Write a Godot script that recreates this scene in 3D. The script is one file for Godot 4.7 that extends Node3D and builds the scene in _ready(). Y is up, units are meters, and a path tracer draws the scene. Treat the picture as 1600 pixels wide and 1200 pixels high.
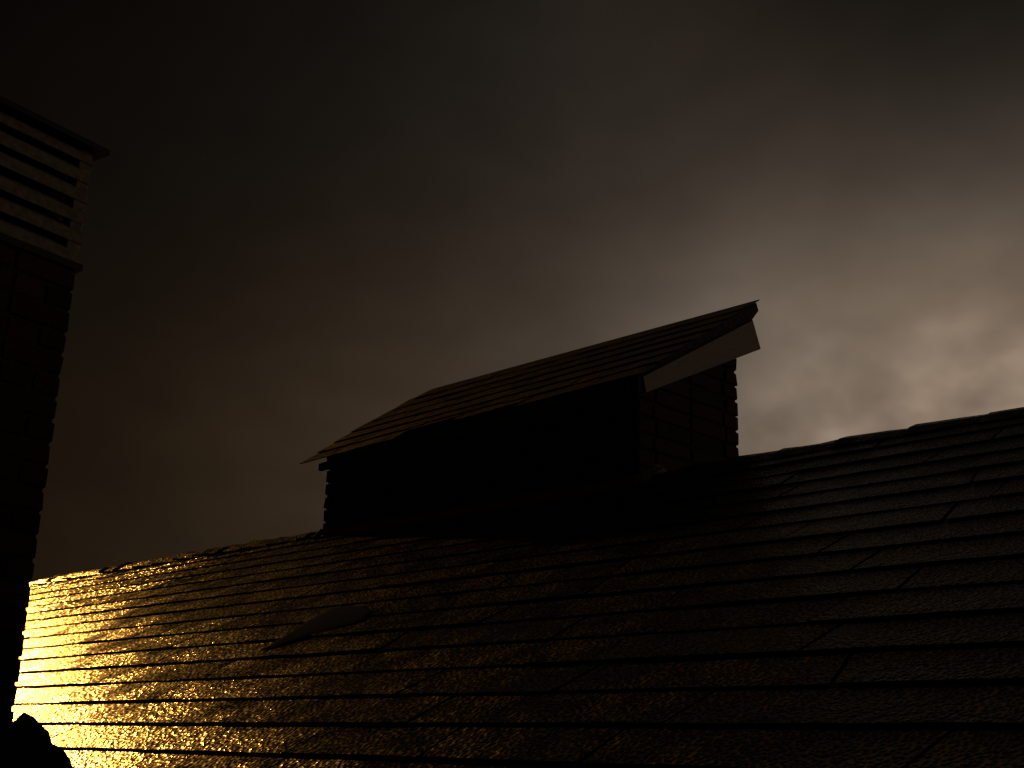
extends Node3D

const LIFT := 5.0                      # the camera stands this high above the ground
const SLOPE := deg_to_rad(28.0)        # pitch of the house roof
const RIDGE_Y := 1.088                 # heights below are measured from the camera's own height
const RIDGE_Z := -3.75
const EXPOSED := 0.1516                # visible depth of one shingle course
const FIRST := 0.082
var rng := RandomNumberGenerator.new()
var wave := FastNoiseLite.new()

func p3(x: float, y: float, z: float) -> Vector3:
	return Vector3(x, y + LIFT, z)

# a point on the near roof slope: along the ridge, down the slope, height above the deck
func on_roof(x: float, s: float, h: float) -> Vector3:
	return p3(x, RIDGE_Y - s * sin(SLOPE) + h * cos(SLOPE), RIDGE_Z + s * cos(SLOPE) + h * sin(SLOPE))

func roof_y(z: float) -> float:
	return RIDGE_Y - absf(z - RIDGE_Z) * tan(SLOPE) + LIFT

# ---------------------------------------------------------------- helpers
func start() -> SurfaceTool:
	var st := SurfaceTool.new()
	st.begin(Mesh.PRIMITIVE_TRIANGLES)
	return st

# a, b, c, d run anticlockwise seen from the front; the tool wants clockwise
func quad(st: SurfaceTool, a: Vector3, b: Vector3, c: Vector3, d: Vector3, uvs := [], normals := []) -> void:
	var n := (b - a).cross(d - a)
	if n.length_squared() < 1e-16:
		n = (c - b).cross(d - b)
	n = n.normalized()
	var pts := [a, b, c, d]
	for i in [0, 2, 1, 0, 3, 2]:
		st.set_normal(normals[i] if normals.size() == 4 else n)
		st.set_uv(uvs[i] if uvs.size() == 4 else plane_uv(pts[i], n))
		st.add_vertex(pts[i])

func tri(st: SurfaceTool, a: Vector3, b: Vector3, c: Vector3) -> void:
	var n := (b - a).cross(c - a).normalized()
	for q in [a, c, b]:
		st.set_normal(n)
		st.set_uv(plane_uv(q, n))
		st.add_vertex(q)

func plane_uv(q: Vector3, n: Vector3) -> Vector2:
	var m := n.abs()
	if m.x > m.y and m.x > m.z:
		return Vector2(q.z, -q.y)
	if m.y > m.z:
		return Vector2(q.x, q.z)
	return Vector2(q.x, -q.y)

# eight corners: 0-3 the bottom, 4-7 the top, each anticlockwise seen from above
func hexa(st: SurfaceTool, c: Array) -> void:
	quad(st, c[3], c[2], c[1], c[0])
	quad(st, c[4], c[5], c[6], c[7])
	for i in 4:
		var j := (i + 1) % 4
		quad(st, c[i], c[j], c[j + 4], c[i + 4])

func box(st: SurfaceTool, lo: Vector3, hi: Vector3) -> void:
	hexa(st, [Vector3(lo.x, lo.y, hi.z), Vector3(hi.x, lo.y, hi.z), Vector3(hi.x, lo.y, lo.z), Vector3(lo.x, lo.y, lo.z),
		Vector3(lo.x, hi.y, hi.z), Vector3(hi.x, hi.y, hi.z), Vector3(hi.x, hi.y, lo.z), Vector3(lo.x, hi.y, lo.z)])

# a flat outline in (z, y), anticlockwise seen from +x, pushed from x0 to x1
func prism(st: SurfaceTool, outline: Array, x0: float, x1: float) -> void:
	var k := outline.size()
	for i in range(1, k - 1):
		tri(st, at_x(outline[0], x1), at_x(outline[i], x1), at_x(outline[i + 1], x1))
		tri(st, at_x(outline[0], x0), at_x(outline[i + 1], x0), at_x(outline[i], x0))
	for i in k:
		var a: Vector2 = outline[i]
		var b: Vector2 = outline[(i + 1) % k]
		quad(st, at_x(a, x1), at_x(a, x0), at_x(b, x0), at_x(b, x1))

func at_x(o: Vector2, x: float) -> Vector3:      # outline holds (-z, y)
	return Vector3(x, o.y, -o.x)

# a block with worn, bevelled edges, centred on the origin
func block(size: Vector3, bevel: float, wear: float) -> ArrayMesh:
	var st := start()
	var h := size * 0.5
	var corner := {}
	for sx in [-1, 1]:
		for sy in [-1, 1]:
			for sz in [-1, 1]:
				var shift := Vector3(rng.randf_range(-wear, wear), rng.randf_range(-wear, wear), rng.randf_range(-wear, wear))
				var b := bevel * rng.randf_range(0.6, 1.8)
				var o := Vector3(h.x * sx, h.y * sy, h.z * sz) + shift
				corner[Vector3i(sx, sy, sz)] = [o - Vector3(0, b * sy, b * sz), o - Vector3(b * sx, 0, b * sz), o - Vector3(b * sx, b * sy, 0)]
	for axis in 3:
		for s in [-1, 1]:
			var u := (axis + 1) % 3
			var v := (axis + 2) % 3
			var ring := []
			for uv in [[-1, -1], [1, -1], [1, 1], [-1, 1]]:
				var key := Vector3i.ZERO
				key[axis] = s
				key[u] = uv[0]
				key[v] = uv[1]
				ring.append(corner[key][axis])
			if s < 0:
				ring.reverse()
			quad(st, ring[0], ring[1], ring[2], ring[3])
	for axis in 3:
		var u := (axis + 1) % 3
		var v := (axis + 2) % 3
		for su in [-1, 1]:
			for sv in [-1, 1]:
				var ka := Vector3i.ZERO
				ka[u] = su
				ka[v] = sv
				var kb := ka
				ka[axis] = -1
				kb[axis] = 1
				var q := [corner[ka][u], corner[kb][u], corner[kb][v], corner[ka][v]]
				if su * sv > 0:
					q.reverse()
				quad(st, q[0], q[1], q[2], q[3])
	for key in corner:
		var c: Array = corner[key]
		if key.x * key.y * key.z > 0:
			tri(st, c[0], c[1], c[2])
		else:
			tri(st, c[0], c[2], c[1])
	return st.commit()

func node(called: String, parent: Node, at := Vector3.ZERO) -> Node3D:
	var o := Node3D.new()
	o.name = called
	parent.add_child(o, true)
	o.position = at
	return o

func place(mesh: Mesh, called: String, material: Material, parent: Node, at := Vector3.ZERO) -> MeshInstance3D:
	var o := MeshInstance3D.new()
	o.name = called
	o.mesh = mesh
	o.material_override = material
	parent.add_child(o, true)
	o.position = at
	return o

# a mesh drawn in scene coordinates under a thing that stands at its own base
func piece(st: SurfaceTool, called: String, material: Material, parent: Node3D, base: Vector3) -> MeshInstance3D:
	return place(st.commit(), called, material, parent, -base)

func describe(o: Node, label: String, category: String) -> void:
	o.set_meta("label", label)
	o.set_meta("category", category)

# ---------------------------------------------------------------- materials
func noise(kind: int, frequency: float, octaves: int, number: int) -> FastNoiseLite:
	var f := FastNoiseLite.new()
	f.noise_type = kind
	f.frequency = frequency
	f.fractal_octaves = octaves
	f.seed = number
	if octaves < 2:
		f.fractal_type = FastNoiseLite.FRACTAL_NONE
	return f

func grey_bytes(f: FastNoiseLite, side: int) -> PackedByteArray:
	var im := f.get_seamless_image(side, side, false, false, 0.12)
	im.convert(Image.FORMAT_L8)
	return im.get_data()

func matte(color: Color, rough: float) -> StandardMaterial3D:      # color is a linear base colour
	var m := StandardMaterial3D.new()
	m.albedo_color = color.linear_to_srgb()
	m.roughness = rough
	return m

func grained(m: StandardMaterial3D, scale: float, number: int, dark: float, bump: float, frequency := 0.03) -> StandardMaterial3D:
	var side := 512
	var a := grey_bytes(noise(FastNoiseLite.TYPE_SIMPLEX, frequency, 5, number), side)
	var b := grey_bytes(noise(FastNoiseLite.TYPE_VALUE, 0.35, 2, number + 7), side)
	var tone := PackedByteArray()
	var high := PackedByteArray()
	tone.resize(side * side)
	high.resize(side * side)
	for i in side * side:
		tone[i] = int(255.0 * (1.0 - dark) + dark * a[i])
		high[i] = int(0.6 * a[i] + 0.4 * b[i])
	m.albedo_texture = ImageTexture.create_from_image(Image.create_from_data(side, side, false, Image.FORMAT_L8, tone))
	var normal := Image.create_from_data(side, side, false, Image.FORMAT_L8, high)
	normal.convert(Image.FORMAT_RGBA8)
	normal.bump_map_to_normal_map(bump)
	m.normal_enabled = true
	m.normal_texture = ImageTexture.create_from_image(normal)
	m.uv1_triplanar = true
	m.uv1_world_triplanar = true
	m.uv1_scale = Vector3.ONE * scale
	return m

var shingle_rough: ImageTexture
var shingle_bump: ImageTexture
var shingle_tone: ImageTexture

# wet mineral granules: 4 m of roof in 2048 pixels
func shingle_textures() -> void:
	var side := 2048
	var grains := noise(FastNoiseLite.TYPE_CELLULAR, 0.19, 1, 3)
	grains.cellular_return_type = FastNoiseLite.RETURN_DISTANCE
	grains.cellular_jitter = 1.0
	var grit := grey_bytes(grains, side)
	var clump := grey_bytes(noise(FastNoiseLite.TYPE_SIMPLEX, 0.05, 2, 11), side)
	var patch := grey_bytes(noise(FastNoiseLite.TYPE_SIMPLEX, 0.0035, 4, 19), side)
	var streak := grey_bytes(noise(FastNoiseLite.TYPE_SIMPLEX, 0.012, 3, 27), side)
	var high := PackedByteArray()
	var rough := PackedByteArray()
	var tone := PackedByteArray()
	high.resize(side * side)
	rough.resize(side * side)
	tone.resize(side * side)
	for i in side * side:
		var wet := clampf((patch[i] - 95.0) / 90.0, 0.0, 1.0)       # where the film of water drowns the granules
		var share := 1.0 - 0.5 * wet
		var g := 1.0 - grit[i] / 255.0
		var sharp := g * g * (0.35 + 0.65 * clump[i] / 255.0)
		high[i] = int(share * (140.0 * sharp + 0.22 * clump[i]) + 0.10 * streak[i])
		rough[i] = int(clampf(lerpf(92.0, 46.0, smoothstep(0.35, 0.75, g)) - 16.0 * wet + 0.12 * (streak[i] - 128.0), 20.0, 230.0))
		tone[i] = int(clampf(150.0 + 0.35 * (grit[i] - 128.0) + 0.35 * (streak[i] - 128.0) - 30.0 * wet, 0.0, 255.0))
	shingle_rough = ImageTexture.create_from_image(Image.create_from_data(side, side, false, Image.FORMAT_L8, rough))
	shingle_tone = ImageTexture.create_from_image(Image.create_from_data(side, side, false, Image.FORMAT_L8, tone))
	var normal := Image.create_from_data(side, side, false, Image.FORMAT_L8, high)
	normal.convert(Image.FORMAT_RGBA8)
	normal.bump_map_to_normal_map(3.1)
	shingle_bump = ImageTexture.create_from_image(normal)

func shingle_material(color: Color, gloss: float) -> StandardMaterial3D:
	var m := matte(color, gloss)
	m.albedo_texture = shingle_tone
	m.roughness_texture = shingle_rough
	m.roughness_texture_channel = BaseMaterial3D.TEXTURE_CHANNEL_RED
	m.normal_enabled = true
	m.normal_texture = shingle_bump
	m.normal_scale = 1.0
	m.metallic_specular = 0.5
	return m

# ---------------------------------------------------------------- shingles
# a strip lying on a slope: put(x, s, h) gives points, s runs down the slope to the butt edge
func shingle(st: SurfaceTool, put: Callable, x0: float, x1: float, s0: float, s1: float, low: float, high: float, thick: float, lean0: float, lean1: float, curl: Callable, number: float) -> void:
	var parts := maxi(2, int(ceil((x1 - x0) / 0.11)))
	var rows := 2
	var shift := Vector2(number * 0.37, number * 0.19)
	var top := []
	for i in parts + 1:
		var t := float(i) / parts
		var col := []
		for j in rows + 1:
			var v := float(j) / rows
			var s := lerpf(s0, s1, v)
			var x := lerpf(x0 + lean0 * (1.0 - v), x1 + lean1 * (1.0 - v), t)
			var h := lerpf(low, high, v) + wave.get_noise_2d(x * 40.0 + number * 31.0, s * 25.0) * 0.0013 * v
			if j == rows:
				s += wave.get_noise_2d(x * 55.0 + 400.0, number * 17.0) * 0.0055
			h += curl.call(x, v) as float
			col.append([put.call(x, s, h), put.call(x, s, h - thick), Vector2(x, s) * 0.25 + shift])
		top.append(col)
	# smooth normals of the upper face
	var nor := []
	for i in parts + 1:
		var col := []
		for j in rows + 1:
			var a: Vector3 = top[mini(i + 1, parts)][j][0] - top[maxi(i - 1, 0)][j][0]
			var b: Vector3 = top[i][mini(j + 1, rows)][0] - top[i][maxi(j - 1, 0)][0]
			col.append(b.cross(a).normalized())
		nor.append(col)
	for i in parts:
		for j in rows:
			var a: Array = top[i][j]
			var b: Array = top[i][j + 1]
			var c: Array = top[i + 1][j + 1]
			var d: Array = top[i + 1][j]
			quad(st, a[0], b[0], c[0], d[0], [a[2], b[2], c[2], d[2]], [nor[i][j], nor[i][j + 1], nor[i + 1][j + 1], nor[i + 1][j]])
			quad(st, d[1], c[1], b[1], a[1])
		var e: Array = top[i][rows]
		var f: Array = top[i + 1][rows]
		quad(st, e[1], f[1], f[0], e[0])
	for j in rows:
		quad(st, top[0][j][1], top[0][j + 1][1], top[0][j + 1][0], top[0][j][0])
		quad(st, top[parts][j + 1][1], top[parts][j][1], top[parts][j][0], top[parts][j + 1][0])

func no_curl(_x: float, _v: float) -> float:
	return 0.0

# ---------------------------------------------------------------- sky
func sky_image() -> Image:
	var w := 2048
	var h := 1024
	var data := PackedFloat32Array()
	data.resize(w * h * 3)
	var broad := noise(FastNoiseLite.TYPE_SIMPLEX_SMOOTH, 2.2, 4, 41)
	var puff := noise(FastNoiseLite.TYPE_SIMPLEX_SMOOTH, 13.0, 6, 63)
	var hue := noise(FastNoiseLite.TYPE_SIMPLEX_SMOOTH, 3.0, 3, 77)
	for y in h:
		var el := (0.5 - (y + 0.5) / h) * PI
		var deg := rad_to_deg(el)
		var across := cos(el)
		for x in w:
			var at := (y * w + x) * 3
			if deg < -3.0:
				data[at] = 0.0016
				data[at + 1] = 0.0012
				data[at + 2] = 0.0009
				continue
			var az := wrapf((x + 0.5) / w * TAU, -PI, PI)
			var side := maxf(0.0, absf(wrapf(rad_to_deg(az) - 6.0, -180.0, 180.0)) - 23.0)
			var d := Vector3(sin(az) * across, sin(el), -cos(az) * across)
			var reach := sqrt(side * side + 30.0)
			var fall := 0.085 * maxf(0.0, sqrt(pow(maxf(reach - 5.0, 0.0), 2.0)) - 3.0)
			var far := smoothstep(3.0, 26.0, side)
			var rise := (0.138 - 0.068 * far) * maxf(0.0, deg - 14.0) + 0.10 * (1.0 - far) * maxf(0.0, deg - 24.0)
			var veil := 0.5 * exp(-pow((rad_to_deg(az) + 34.0) / 8.0, 2.0) - pow((deg - 20.5) / 5.0, 2.0))
			var light := 0.25 * exp(-fall - rise + veil)
			var b := broad.get_noise_3d(d.x, d.y * 1.3, d.z)
			var c := puff.get_noise_3d(d.x, d.y * 1.6, d.z)
			var near := exp(-(side * side) / 420.0) * exp(-pow(maxf(deg - 13.0, 0.0) / 5.0, 2.0))
			light *= exp(0.32 * b + (0.12 + 0.85 * near) * c)
			light += 0.0005 + 0.010 * exp(-fall * 0.8) * smoothstep(32.0, 46.0, deg)
			var warm := smoothstep(34.0, 12.0, deg) * smoothstep(18.0, 46.0, side) + 0.25 * hue.get_noise_3d(d.x, d.y, d.z)
			data[at] = light * (1.31 + 0.30 * warm)
			data[at + 1] = light
			data[at + 2] = light * (0.75 - 0.2 * warm)
	return Image.create_from_data(w, h, false, Image.FORMAT_RGBF, data.to_byte_array())

# ---------------------------------------------------------------- scene
func _ready() -> void:
	rng.seed = 20240
	wave = noise(FastNoiseLite.TYPE_SIMPLEX_SMOOTH, 0.08, 3, 5)

	var camera := Camera3D.new()
	camera.name = "camera"
	add_child(camera)
	camera.transform = Transform3D(Basis(Vector3(0.7082, 0.0255, -0.7056), Vector3(0.1888, 0.9562, 0.2240), Vector3(0.6804, -0.2916, 0.6723)).orthonormalized(), Vector3(0, LIFT, 0))
	camera.fov = rad_to_deg(2.0 * atan(600.0 / 1900.0))
	camera.near = 0.05
	camera.far = 400.0
	camera.current = true

	var around := WorldEnvironment.new()
	around.name = "surroundings"
	var env := Environment.new()
	env.background_mode = Environment.BG_SKY
	var sky := Sky.new()
	var cover := PanoramaSkyMaterial.new()
	cover.panorama = ImageTexture.create_from_image(sky_image())
	sky.sky_material = cover
	env.sky = sky
	env.background_energy_multiplier = 1.0
	env.ambient_light_source = Environment.AMBIENT_SOURCE_SKY
	env.tonemap_mode = Environment.TONE_MAPPER_LINEAR
	env.tonemap_exposure = 1.0
	env.sdfgi_enabled = true
	env.ssao_enabled = true
	env.ssil_enabled = true
	around.environment = env
	add_child(around)

	var sun := DirectionalLight3D.new()
	sun.name = "low_sun"
	sun.light_color = Color(1.0, 0.70, 0.30)
	sun.light_energy = 0.46
	sun.light_angular_distance = 0.8
	sun.shadow_enabled = true
	add_child(sun)
	sun.look_at_from_position(Vector3(-0.919, 0.299, -0.256) * 50.0, Vector3.ZERO, Vector3.UP)

	shingle_textures()
	build_ground()
	build_house()
	build_long_chimney()
	build_louvered_chimney()

func build_ground() -> void:
	var st := start()
	quad(st, Vector3(-150, 0, 150), Vector3(150, 0, 150), Vector3(150, 0, -150), Vector3(-150, 0, -150))
	var g := place(st.commit(), "ground", grained(matte(Color(0.05, 0.055, 0.03), 0.95), 0.4, 301, 0.6, 2.0), self)
	describe(g, "dark ground around the house", "ground")
	g.set_meta("kind", "structure")

func build_house() -> void:
	var base := Vector3(-4.2, 0.0, RIDGE_Z)
	var house := node("house", self, base)
	describe(house, "house with a wet dark shingled gable roof glinting gold at one end", "house")
	var eave := 3.5                                   # slope length from ridge to eave
	var x0 := -9.6
	var x1 := 1.2
	var wood := grained(matte(Color(0.10, 0.075, 0.05), 0.8), 1.5, 91, 0.5, 2.0)
	var wall := grained(matte(Color(0.16, 0.07, 0.05), 0.9), 1.5, 93, 0.5, 2.0)
	# walls below the eaves, thick, with gables
	var run := eave * cos(SLOPE) - 0.30
	var top := RIDGE_Y + LIFT - 0.12
	var foot := top - run * tan(SLOPE)
	for end in [x0 + 0.25, x1 - 0.45]:
		var st := start()
		prism(st, [Vector2(-RIDGE_Z - run, 0), Vector2(-RIDGE_Z + run, 0), Vector2(-RIDGE_Z + run, foot), Vector2(-RIDGE_Z, top), Vector2(-RIDGE_Z - run, foot)], end, end + 0.2)
		piece(st, "gable_wall", wall, house, base)
	for side in [-1, 1]:
		var st := start()
		var z: float = RIDGE_Z + side * run - (0.2 if side > 0 else 0.0)
		box(st, Vector3(x0 + 0.451, 0, z), Vector3(x1 - 0.451, foot - 0.11, z + 0.2))
		piece(st, "side_wall", wall, house, base)
	# roof: deck, shingles, ridge caps
	var deck := start()
	for side in [-1.0, 1.0]:
		var a := Vector2(-RIDGE_Z, RIDGE_Y + LIFT)
		var b := Vector2(-RIDGE_Z - side * eave * cos(SLOPE), RIDGE_Y + LIFT - eave * sin(SLOPE))
		var drop := Vector2(0, -0.10)
		var outline := [a, b, b + drop, a + drop] if side > 0 else [a + drop, b + drop, b, a]
		prism(deck, outline, x0, x1)
	var roof := piece(deck, "roof", wood, house, base)
	var tones := []
	for t in [Color(0.040, 0.034, 0.028), Color(0.052, 0.043, 0.034), Color(0.033, 0.029, 0.025), Color(0.046, 0.034, 0.027)]:
		tones.append(shingle_material(t, 1.0))
	var caps := []
	for t in [Color(0.040, 0.034, 0.028), Color(0.034, 0.029, 0.024)]:
		var m := shingle_material(t, 1.15)
		m.metallic_specular = 0.35
		caps.append(m)
	var crumbly := []
	for t in [Color(0.048, 0.041, 0.033), Color(0.040, 0.034, 0.027)]:
		var m := shingle_material(t, 1.05)
		m.normal_scale = 1.7
		m.uv1_scale = Vector3(0.45, 0.45, 0.45)
		crumbly.append(m)
	var put := on_roof
	var rest := start()
	var course := 0
	while FIRST + EXPOSED * course < eave + 0.05:
		var s1 := FIRST + EXPOSED * course
		var s0 := maxf(0.012, s1 - EXPOSED - 0.045)
		var x := x0 - rng.randf_range(0.0, 0.5)
		var lean := 0.0
		while x < x1:
			var wide := rng.randf_range(0.42, 0.80)
			var gap := rng.randf_range(0.007, 0.013)
			var lean0 := lean
			lean = rng.randf_range(-0.045, 0.045)
			var lift := rng.randf_range(-0.0012, 0.0022)
			var a := maxf(x, x0 - 0.02)
			var b := minf(x + wide - gap, x1 + 0.02)
			if b - a > 0.05:
				var seen := s1 < 2.45 and course > 0
				var st := start() if seen else rest
				shingle(st, put, a, b, s0, s1, 0.0036, 0.0102 + lift, 0.0042, lean0, lean, no_curl, float(course * 3 + int(x * 10.0)))
				if seen:
					var worn := a < -5.2 - s1 * 1.2 + rng.randf_range(-0.5, 0.5) and s1 < 1.5
					piece(st, "shingle", crumbly[rng.randi() % 2] if worn else tones[rng.randi() % 4], roof, Vector3.ZERO)
			x += wide
		course += 1
	# the far slope and the courses below the picture, joined
	var far := func(px: float, s: float, h: float) -> Vector3:
		return p3(-px, RIDGE_Y - s * sin(SLOPE) + h * cos(SLOPE), RIDGE_Z - s * cos(SLOPE) - h * sin(SLOPE))
	for k in 24:
		var s1 := FIRST + EXPOSED * k
		for i in 11:
			shingle(rest, far, -x1 + i * 0.9818, -x1 + i * 0.9818 + 0.976, maxf(0.012, s1 - 0.19), s1, 0.0040, 0.0118, 0.0055, 0, 0, no_curl, float(k + i))
	var joined := piece(rest, "shingle_courses", tones[0], roof, Vector3.ZERO)
	joined.set_meta("kind", "stuff")
	# ridge caps: bent pieces, each lying over its left neighbour
	var x := x0
	while x < x1 - 0.1:
		var step := rng.randf_range(0.21, 0.27)
		if x + step < -5.0 or x > -2.95:
			ridge_cap(x, minf(x + step + 0.05, x1), caps[rng.randi() % 2], roof)
		elif x < -5.0:
			ridge_cap(x, -5.004, caps[1], roof)
		x += step
	# the children above were drawn in scene coordinates under the deck, which itself is moved back by base
	build_sealant(roof)

func ridge_cap(a: float, b: float, material: Material, roof: Node3D) -> void:
	var st := start()
	var half := rng.randf_range(0.125, 0.145)
	var lift := rng.randf_range(0.016, 0.032) * (0.45 if a > -3.5 else 1.0)
	var profile := [-1.0, -0.55, -0.2, 0.0, 0.2, 0.55, 1.0]
	var rings := 4
	var sag := rng.randf_range(-0.004, 0.004)
	var grid := []
	for i in rings + 1:
		var t := float(i) / rings
		var row := []
		for q in profile.size():
			var w: float = profile[q] * half
			var h := lerpf(lift, 0.008, pow(t, 0.8)) + 0.009 + wave.get_noise_2d(a * 300.0 + t * 30.0, w * 200.0) * 0.005
			if absf(profile[q]) > 0.9:
				h -= 0.006
			var round_off := 0.010 * exp(-pow(w / 0.03, 2.0))
			var y := RIDGE_Y - absf(w) * sin(SLOPE) + h * cos(SLOPE) - round_off + (sag if i == 0 else 0.0)
			var z := RIDGE_Z + w * cos(SLOPE) + signf(w) * h * sin(SLOPE)
			var x := lerpf(a, b, t) + wave.get_noise_2d(w * 300.0, a * 90.0) * 0.012 * (1.0 - t)
			row.append([p3(x, y, z), p3(x, y - 0.012, z), Vector2(x * 0.25 + a * 0.31, w * 0.25)])
		grid.append(row)
	for i in rings:
		for q in profile.size() - 1:
			var c00: Array = grid[i][q]
			var c01: Array = grid[i][q + 1]
			var c11: Array = grid[i + 1][q + 1]
			var c10: Array = grid[i + 1][q]
			quad(st, c00[0], c01[0], c11[0], c10[0], [c00[2], c01[2], c11[2], c10[2]])
			quad(st, c10[1], c11[1], c01[1], c00[1])
		quad(st, grid[i][6][1], grid[i + 1][6][1], grid[i + 1][6][0], grid[i][6][0])
		quad(st, grid[i + 1][0][1], grid[i][0][1], grid[i][0][0], grid[i + 1][0][0])
	for q in profile.size() - 1:
		quad(st, grid[0][q][1], grid[0][q + 1][1], grid[0][q + 1][0], grid[0][q][0])
		quad(st, grid[rings][q + 1][1], grid[rings][q][1], grid[rings][q][0], grid[rings][q + 1][0])
	piece(st, "ridge_cap", material, roof, Vector3.ZERO)

# a smooth smear of roofing sealant, following the shingles below it
func build_sealant(roof: Node3D) -> void:
	var st := start()
	# its two edges as (along the ridge, down the slope) pairs, from the lower tip to the upper end
	var edges := [[-3.377, 1.699, -3.369, 1.700], [-3.413, 1.573, -3.330, 1.688], [-3.442, 1.495, -3.305, 1.636], [-3.458, 1.405, -3.237, 1.573],
		[-3.462, 1.325, -3.159, 1.526], [-3.380, 1.321, -3.107, 1.487], [-3.184, 1.386, -3.150, 1.413]]
	var last := []
	for i in 25:
		var f := i / 4.0
		var e: Array = edges[mini(int(f), 5)]
		var g: Array = edges[mini(int(f), 5) + 1]
		var t := f - mini(int(f), 5)
		var u := Vector2(lerpf(e[0], g[0], t), lerpf(e[1], g[1], t))
		var l := Vector2(lerpf(e[2], g[2], t), lerpf(e[3], g[3], t))
		var rag := (l - u).normalized() * wave.get_noise_1d(i * 9.0) * 0.015
		var row := []
		for q in 13:
			var v := q / 12.0
			var o := (u - rag).lerp(l + rag, v)
			row.append(on_roof(o.x, o.y, 0.0112 + 0.0035 * pow(sin(PI * v), 0.4)))
		if i > 0:
			for q in 12:
				quad(st, last[q], last[q + 1], row[q + 1], row[q])
		last = row
	var m := matte(Color(0.012, 0.011, 0.010), 0.16)
	m.metallic_specular = 0.35
	var o := piece(st, "sealant_patch", m, roof, Vector3.ZERO)
	o.set_meta("label", "smooth dark smear of sealant across the shingles")

# ---------------------------------------------------------------- bricks
const BRICK_H := 0.058
const BRICK_L := 0.195
const COURSE := 0.068
var brick_meshes := []
var half_meshes := []
var brick_tones := []
var mortar: StandardMaterial3D

func brick_kit() -> void:
	if brick_meshes.size():
		return
	for i in 6:
		brick_meshes.append(block(Vector3(BRICK_L, BRICK_H, 0.09), 0.0035, 0.002))
		half_meshes.append(block(Vector3(0.093, BRICK_H, 0.09), 0.0035, 0.002))
	for t in [Color(0.105, 0.034, 0.024), Color(0.085, 0.029, 0.021), Color(0.13, 0.045, 0.03), Color(0.065, 0.028, 0.022)]:
		brick_tones.append(grained(matte(t, 0.9), 5.0, 120 + brick_tones.size(), 0.55, 3.0))
	mortar = grained(matte(Color(0.085, 0.072, 0.06), 0.95), 4.0, 140, 0.5, 3.0)

# one course along a wall: from a to b (horizontal), facing outward
func brick_row(parent: Node3D, a: Vector3, b: Vector3, out: Vector3, shifted: bool, base: Vector3, limit: Callable) -> void:
	var length := a.distance_to(b)
	var way := (b - a) / length
	var turn := Basis(way, Vector3.UP, way.cross(Vector3.UP))
	var pitch := (length + 0.010) / roundf((length + 0.010) / (BRICK_L + 0.010))
	var t := -pitch * 0.5 if shifted else 0.0
	while t < length - 0.02:
		var from := maxf(t, 0.0)
		var to := minf(t + pitch - 0.010, length)
		var size := to - from
		if size > 0.03:
			var mid := a + way * (from + size * 0.5)
			if limit.call(mid) as bool:
				var small := size < 0.15
				var o := place((half_meshes if small else brick_meshes)[rng.randi() % 6], "brick", brick_tones[rng.randi() % 4], parent)
				var squeeze := size / (0.093 if small else BRICK_L)
				var tilt := Basis(out, rng.randf_range(-0.012, 0.012))
				o.transform = Transform3D(tilt * turn * Basis.from_scale(Vector3(squeeze, 1, 1)), mid - out * 0.045 + out * rng.randf_range(-0.0018, 0.0018) - base)
		t += pitch

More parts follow.
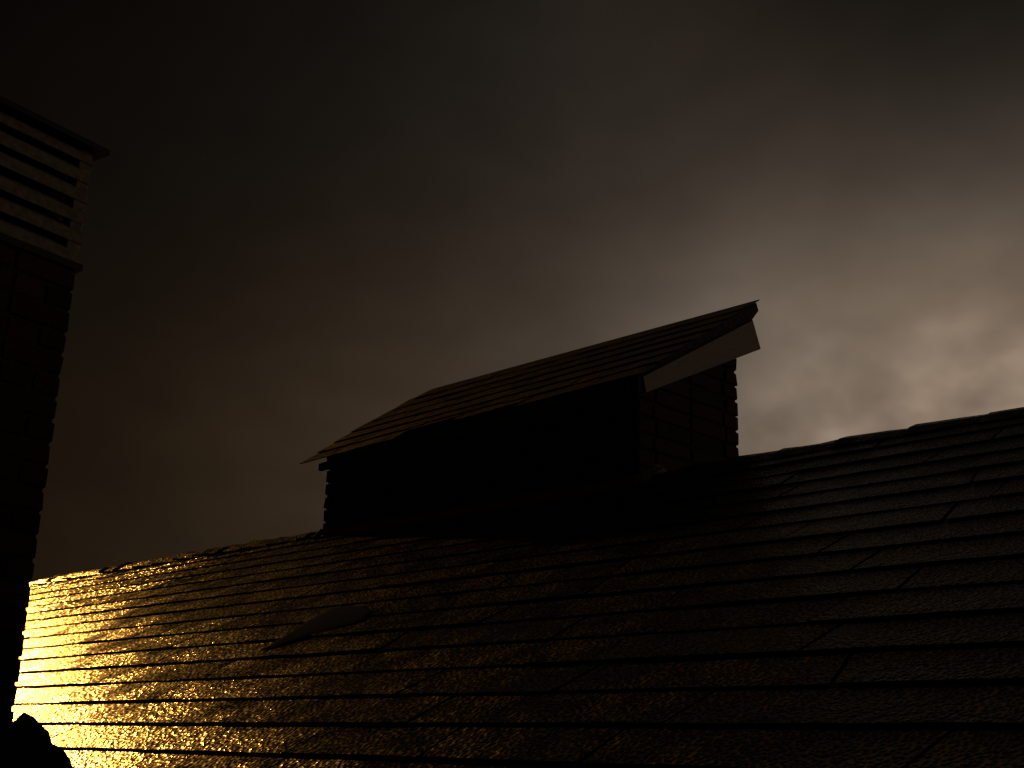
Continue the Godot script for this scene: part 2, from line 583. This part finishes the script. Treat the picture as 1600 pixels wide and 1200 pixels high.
# ---------------------------------------------------------------- the long chimney under the shingled lean-to cap
func build_long_chimney() -> void:
	brick_kit()
	var xl := -5.0
	var xr := -2.946
	var zf := -3.62
	var zb := -4.31
	var base := Vector3((xl + xr) * 0.5, roof_y(zb), (zf + zb) * 0.5)
	var chimney := node("brick_chimney", self, base)
	describe(chimney, "long low brick chimney under a sloping shingled cap, standing on the ridge", "chimney")
	# mortar core
	var st := start()
	var low := LIFT + 0.62
	prism(st, [Vector2(-zf + 0.009 - 0.0, low), Vector2(-zb - 0.009, low), Vector2(-zb - 0.009, LIFT + 1.735), Vector2(-zf + 0.009, LIFT + 1.41)], xl + 0.009, xr - 0.009)
	piece(st, "mortar_core", mortar, chimney, base)
	var rake := func(q: Vector3) -> bool:
		return q.y + BRICK_H * 0.5 < LIFT + 1.450 + 0.53 * (-q.z - 3.64) and q.y > roof_y(q.z) - 0.07
	for c in 18:
		var y := LIFT + 0.66 + COURSE * c
		var odd := c % 2 == 1
		var inset := 0.1 if odd else 0.0
		var other := 0.0 if odd else 0.1
		brick_row(chimney, Vector3(xl + inset, y, zf), Vector3(xr - inset, y, zf), Vector3(0, 0, 1), odd, base, rake)
		brick_row(chimney, Vector3(xr - inset, y, zb), Vector3(xl + inset, y, zb), Vector3(0, 0, -1), odd, base, rake)
		brick_row(chimney, Vector3(xr, y, zf - other), Vector3(xr, y, zb + other), Vector3(1, 0, 0), odd, base, rake)
		brick_row(chimney, Vector3(xl, y, zb + other), Vector3(xl, y, zf - other), Vector3(-1, 0, 0), odd, base, rake)
	# cap: sloping deck, boards, shingles
	var old_wood := grained(matte(Color(0.13, 0.10, 0.07), 0.85), 2.0, 151, 0.6, 2.5)
	var paint := grained(matte(Color(0.46, 0.36, 0.26), 0.6), 2.0, 152, 0.22, 0.8)
	st = start()
	prism(st, [Vector2(3.624, LIFT + 1.392), Vector2(4.45, LIFT + 1.930), Vector2(4.458, LIFT + 1.972), Vector2(3.620, LIFT + 1.416)], -5.03, xr - 0.004)
	var cap := piece(st, "cap_roof", old_wood, chimney, base)
	for end in [[xr + 0.001, xr + 0.021, "right"], [xl - 0.021, xl - 0.001, "left"]]:
		st = start()
		prism(st, [Vector2(3.645, LIFT + 1.397), Vector2(4.471, LIFT + 1.791), Vector2(4.415, LIFT + 1.914), Vector2(3.625, LIFT + 1.457)], end[0], end[1])
		var board := piece(st, "rake_board", paint, chimney, base)
		board.set_meta("label", "pale painted tapering board under the cap's sloping edge")
	st = start()
	prism(st, [Vector2(3.632, LIFT + 1.459), Vector2(4.418, LIFT + 1.916), Vector2(4.478, LIFT + 1.98), Vector2(4.462, LIFT + 2.016), Vector2(3.604, LIFT + 1.462)], xr - 0.003, xr + 0.012)
	piece(st, "edge_filler", old_wood, chimney, base)
	st = start()
	var steps := 10
	for i in steps:
		var corners := []
		for y in [[1.372, 1.388], [1.408, 1.452]]:
			for q in [[0, 0.0], [1, 0.0], [1, -0.02], [0, -0.02]]:
				var t := float(i + q[0]) / steps
				corners.append(p3(lerpf(-5.04, xr + 0.018, t), lerpf(y[0], y[1], sqrt(t)) - 0.006 * sin(t * PI), -3.598 + q[1]))
		hexa(st, corners)
	piece(st, "eave_board", old_wood, chimney, base)
	# warped shingles of the cap
	var dry := []
	for t in [Color(0.036, 0.032, 0.029), Color(0.044, 0.038, 0.033), Color(0.030, 0.027, 0.025)]:
		var m := shingle_material(t, 1.9)
		m.metallic_specular = 0.18
		m.normal_scale = 0.6
		dry.append(m)
	var pitch := atan(0.657)
	var lie := func(x: float, s: float, h: float) -> Vector3:
		var t := clampf((x + 5.21) / 2.27, 0.0, 1.0)
		var away := s / 1.03
		var droop := lerpf(-0.030, 0.0, t) * away - 0.030 * (1.0 - t) * (1.0 - away)
		return p3(x, 2.024 - s * sin(pitch) + h * cos(pitch) + droop, -4.462 + s * cos(pitch) + h * sin(pitch) + 0.09 * (1.0 - t) * (1.0 - away))
	var warp := func(x: float, v: float) -> float:
		return v * v * 0.004 * wave.get_noise_1d(x * 30.0)
	var tear := func(x: float, c: int) -> float:      # wind has stripped tabs along the eave
		if c < 5:
			return 0.0
		return (0.115 if c == 6 else 0.03) * smoothstep(-4.75, -4.25, x) * (1.0 - smoothstep(-3.95, -3.75, x))
	for c in range(7):
		var s1 := 1.035 - 0.1455 * (6 - c)
		var x := -5.21 - rng.randf_range(0.0, 0.4)
		while x < -2.93:
			var wide := rng.randf_range(0.3, 0.62)
			var a := maxf(x, -5.215 + rng.randf_range(0.0, 0.012) + (0.12 if c == 0 else 0.07 if c == 1 else 0.03 if c == 2 else 0.0))
			var b := minf(x + wide - 0.006, -2.918 + rng.randf_range(-0.006, 0.008))
			if b - a > 0.04:
				st = start()
				var amount := 1.0 if c == 6 else 0.3
				var torn := tear.call((a + b) * 0.5, c) as float
				var bend := func(px: float, v: float) -> float: return amount * (warp.call(px, v) as float)
				shingle(st, lie, a, b, maxf(0.0, s1 - 0.19), s1 - torn, 0.003, 0.0085 + rng.randf_range(-0.001, 0.002), 0.0045, rng.randf_range(-0.02, 0.02), 0.0, bend, float(c * 7) + x)
				if torn < 0.12:
					piece(st, "shingle", dry[rng.randi() % 3], cap, Vector3.ZERO)
			x += wide
	# mortar fillet and flashing where the wall meets the roof
	st = start()
	var pale := grained(matte(Color(0.55, 0.49, 0.40), 0.5), 5.0, 160, 0.6, 4.0)
	fillet(st, Vector3(xl - 0.02, 0, zf), Vector3(xr + 0.015, 0, zf), Vector3(0, 0, 1), 0.030, 0.045)
	fillet(st, Vector3(xr, 0, zf + 0.02), Vector3(xr, 0, RIDGE_Z - 0.02), Vector3(1, 0, 0), 0.03, 0.035)
	piece(st, "mortar_fillet", pale, chimney, base)

func fillet(st: SurfaceTool, a: Vector3, b: Vector3, out: Vector3, tall: float, wide: float) -> void:
	var k := int(a.distance_to(b) / 0.025) + 2
	var last := []
	for i in k + 1:
		var q := a.lerp(b, float(i) / k)
		var f := 1.0 + 0.55 * wave.get_noise_2d(q.x * 90.0, q.z * 90.0 + 50.0)
		var row := []
		for j in 4:
			var t := j / 3.0
			var o := q + out * (wide * f * t - 0.004)
			o.y = roof_y(o.z) + 0.014 + tall * f * pow(1.0 - t, 1.4) + 0.005 * wave.get_noise_2d(q.x * 200.0, t * 60.0 + q.z * 200.0) - (0.012 if j == 3 else 0.0)
			row.append(o)
		if i > 0:
			for j in 3:
				quad(st, last[j], last[j + 1], row[j + 1], row[j])
		last = row

# ---------------------------------------------------------------- the chimney with the louvered top
func build_louvered_chimney() -> void:
	brick_kit()
	var size := 0.62
	var corner := Vector3(-3.393, 0, -1.476)
	var chimney := node("louvered_chimney", self, Vector3(corner.x, LIFT - 0.45, corner.z))
	chimney.rotation.y = deg_to_rad(11.0)
	describe(chimney, "square brick chimney topped by a pale slatted louver box", "chimney")
	# own axes: the corner farthest right is the origin, the body runs to -x and +z, heights from LIFT - 0.45
	var up := 0.45
	var brick_top := up + 1.375
	var st := start()
	box(st, Vector3(-size + 0.006, -0.02, 0.006), Vector3(-0.006, brick_top, size - 0.006))
	place(st.commit(), "mortar_core", mortar, chimney)
	var courses := int((brick_top - 0.06) / COURSE)
	var all := func(_q: Vector3) -> bool: return true
	for c in courses:
		var y := brick_top - BRICK_H * 0.5 - 0.003 - COURSE * c
		var odd := c % 2 == 1
		var inset := 0.1 if odd else 0.0
		var other := 0.0 if odd else 0.1
		brick_row(chimney, Vector3(0, y, size - inset), Vector3(0, y, inset), Vector3(1, 0, 0), odd, Vector3.ZERO, all)
		brick_row(chimney, Vector3(-size, y, inset), Vector3(-size, y, size - inset), Vector3(-1, 0, 0), odd, Vector3.ZERO, all)
		brick_row(chimney, Vector3(-other, y, 0), Vector3(-size + other, y, 0), Vector3(0, 0, -1), odd, Vector3.ZERO, all)
		brick_row(chimney, Vector3(-size + other, y, size), Vector3(-other, y, size), Vector3(0, 0, 1), odd, Vector3.ZERO, all)
	# louver box
	var paint := grained(matte(Color(0.42, 0.32, 0.22), 0.65), 1.5, 171, 0.4, 0.8)
	var lead := grained(matte(Color(0.06, 0.055, 0.05), 0.6), 3.0, 173, 0.4, 1.5)
	var tin := grained(matte(Color(0.03, 0.027, 0.024), 0.7), 3.0, 174, 0.4, 1.5)
	st = start()
	box(st, Vector3(-size - 0.012, brick_top, -0.012), Vector3(0.012, brick_top + 0.022, size + 0.012))
	place(st.commit(), "base_tray", tin, chimney)
	st = start()
	box(st, Vector3(-size * 0.5 - 0.11, brick_top + 0.0225, size * 0.5 - 0.11), Vector3(-size * 0.5 + 0.11, brick_top + 0.30, size * 0.5 + 0.11))
	place(st.commit(), "clay_flue", grained(matte(Color(0.22, 0.11, 0.07), 0.9), 3.0, 172, 0.4, 2.0), chimney)
	var bottom := brick_top + 0.022
	for px in [0, 1]:
		for pz in [0, 1]:
			var c := Vector3(-0.022 if px == 0 else -size + 0.022, bottom + 0.188, 0.022 if pz == 0 else size - 0.022)
			place(block(Vector3(0.046, 0.376, 0.046), 0.003, 0.001), "corner_post", paint, chimney, c)
	var pitch := 0.0665
	for k in 6:
		for face in 4:
			var turn := Basis(Vector3.UP, face * PI / 2)
			var mid := Vector3(-size * 0.5, 0, size * 0.5)
			st = start()
			var y := bottom + 0.003 + pitch * k
			var tall := 0.036 if k < 5 else 0.030
			var half := size * 0.5
			# a deep blade, thick at its outer edge and rising inward, mitred at the corners
			var rise := 0.045 if k < 5 else 0.006
			var sway := rng.randf_range(-0.003, 0.003)
			var corners := []
			for q in [[0.0035, -0.002, rise * 0.5 + 0.012], [0.001, tall, tall + rise]]:
				for e in [[-1, q[0], q[1]], [1, q[0], q[1]], [1, -0.062, q[2]], [-1, -0.062, q[2]]]:
					var reach: float = half + e[1]
					corners.append(turn * Vector3(reach * e[0] - 0.0006 * e[0], e[2], reach) + mid + Vector3(0, y + sway, 0))
			hexa(st, corners)
			place(st.commit(), "slat", paint, chimney)
	# cap sheet with a low hipped top
	st = start()
	var lid := bottom + 0.376
	var over := 0.036
	var lo := Vector3(-size - over, lid, -over)
	var hi := Vector3(over, lid + 0.016, size + over)
	box(st, lo, hi)
	var peak := Vector3(-size * 0.5, lid + 0.05, size * 0.5)
	var rim := [Vector3(lo.x, hi.y, hi.z), Vector3(hi.x, hi.y, hi.z), Vector3(hi.x, hi.y, lo.z), Vector3(lo.x, hi.y, lo.z)]
	for i in 4:
		tri(st, rim[i] + Vector3(0, 0.001, 0), rim[(i + 1) % 4] + Vector3(0, 0.001, 0), peak)
	place(st.commit(), "cap_sheet", tin, chimney)
	# lumpy skirt of old mortar and tar round the foot
	st = start()
	var k := 240
	var last := []
	for i in k + 1:
		var a := TAU * float(i % k) / k
		var dir := Vector2(cos(a), sin(a))
		var edge := dir * (size * 0.5) / maxf(absf(dir.x), absf(dir.y))
		var row := []
		for j in 8:
			var t := j / 7.0
			var f := 1.0 + 0.35 * wave.get_noise_3d(dir.x * 50.0, dir.y * 50.0, t * 14.0) + 0.22 * wave.get_noise_3d(dir.x * 260.0, dir.y * 260.0, t * 50.0)
			var o := edge * (1.0 - 0.02) + dir * (0.185 * f * t)
			var q := Vector3(-size * 0.5 + o.x, 0, size * 0.5 + o.y)
			var world := chimney.transform * q
			q.y = roof_y(world.z) - chimney.position.y + 0.012 + 0.155 * f * pow(maxf(0.0, 1.0 - pow(t, 1.5)), 0.9) - (0.02 if j == 7 else 0.0)
			row.append(q)
		if i > 0:
			for j in 7:
				quad(st, last[j], row[j], row[j + 1], last[j + 1])
		last = row
	place(st.commit(), "mortar_skirt", lead, chimney)
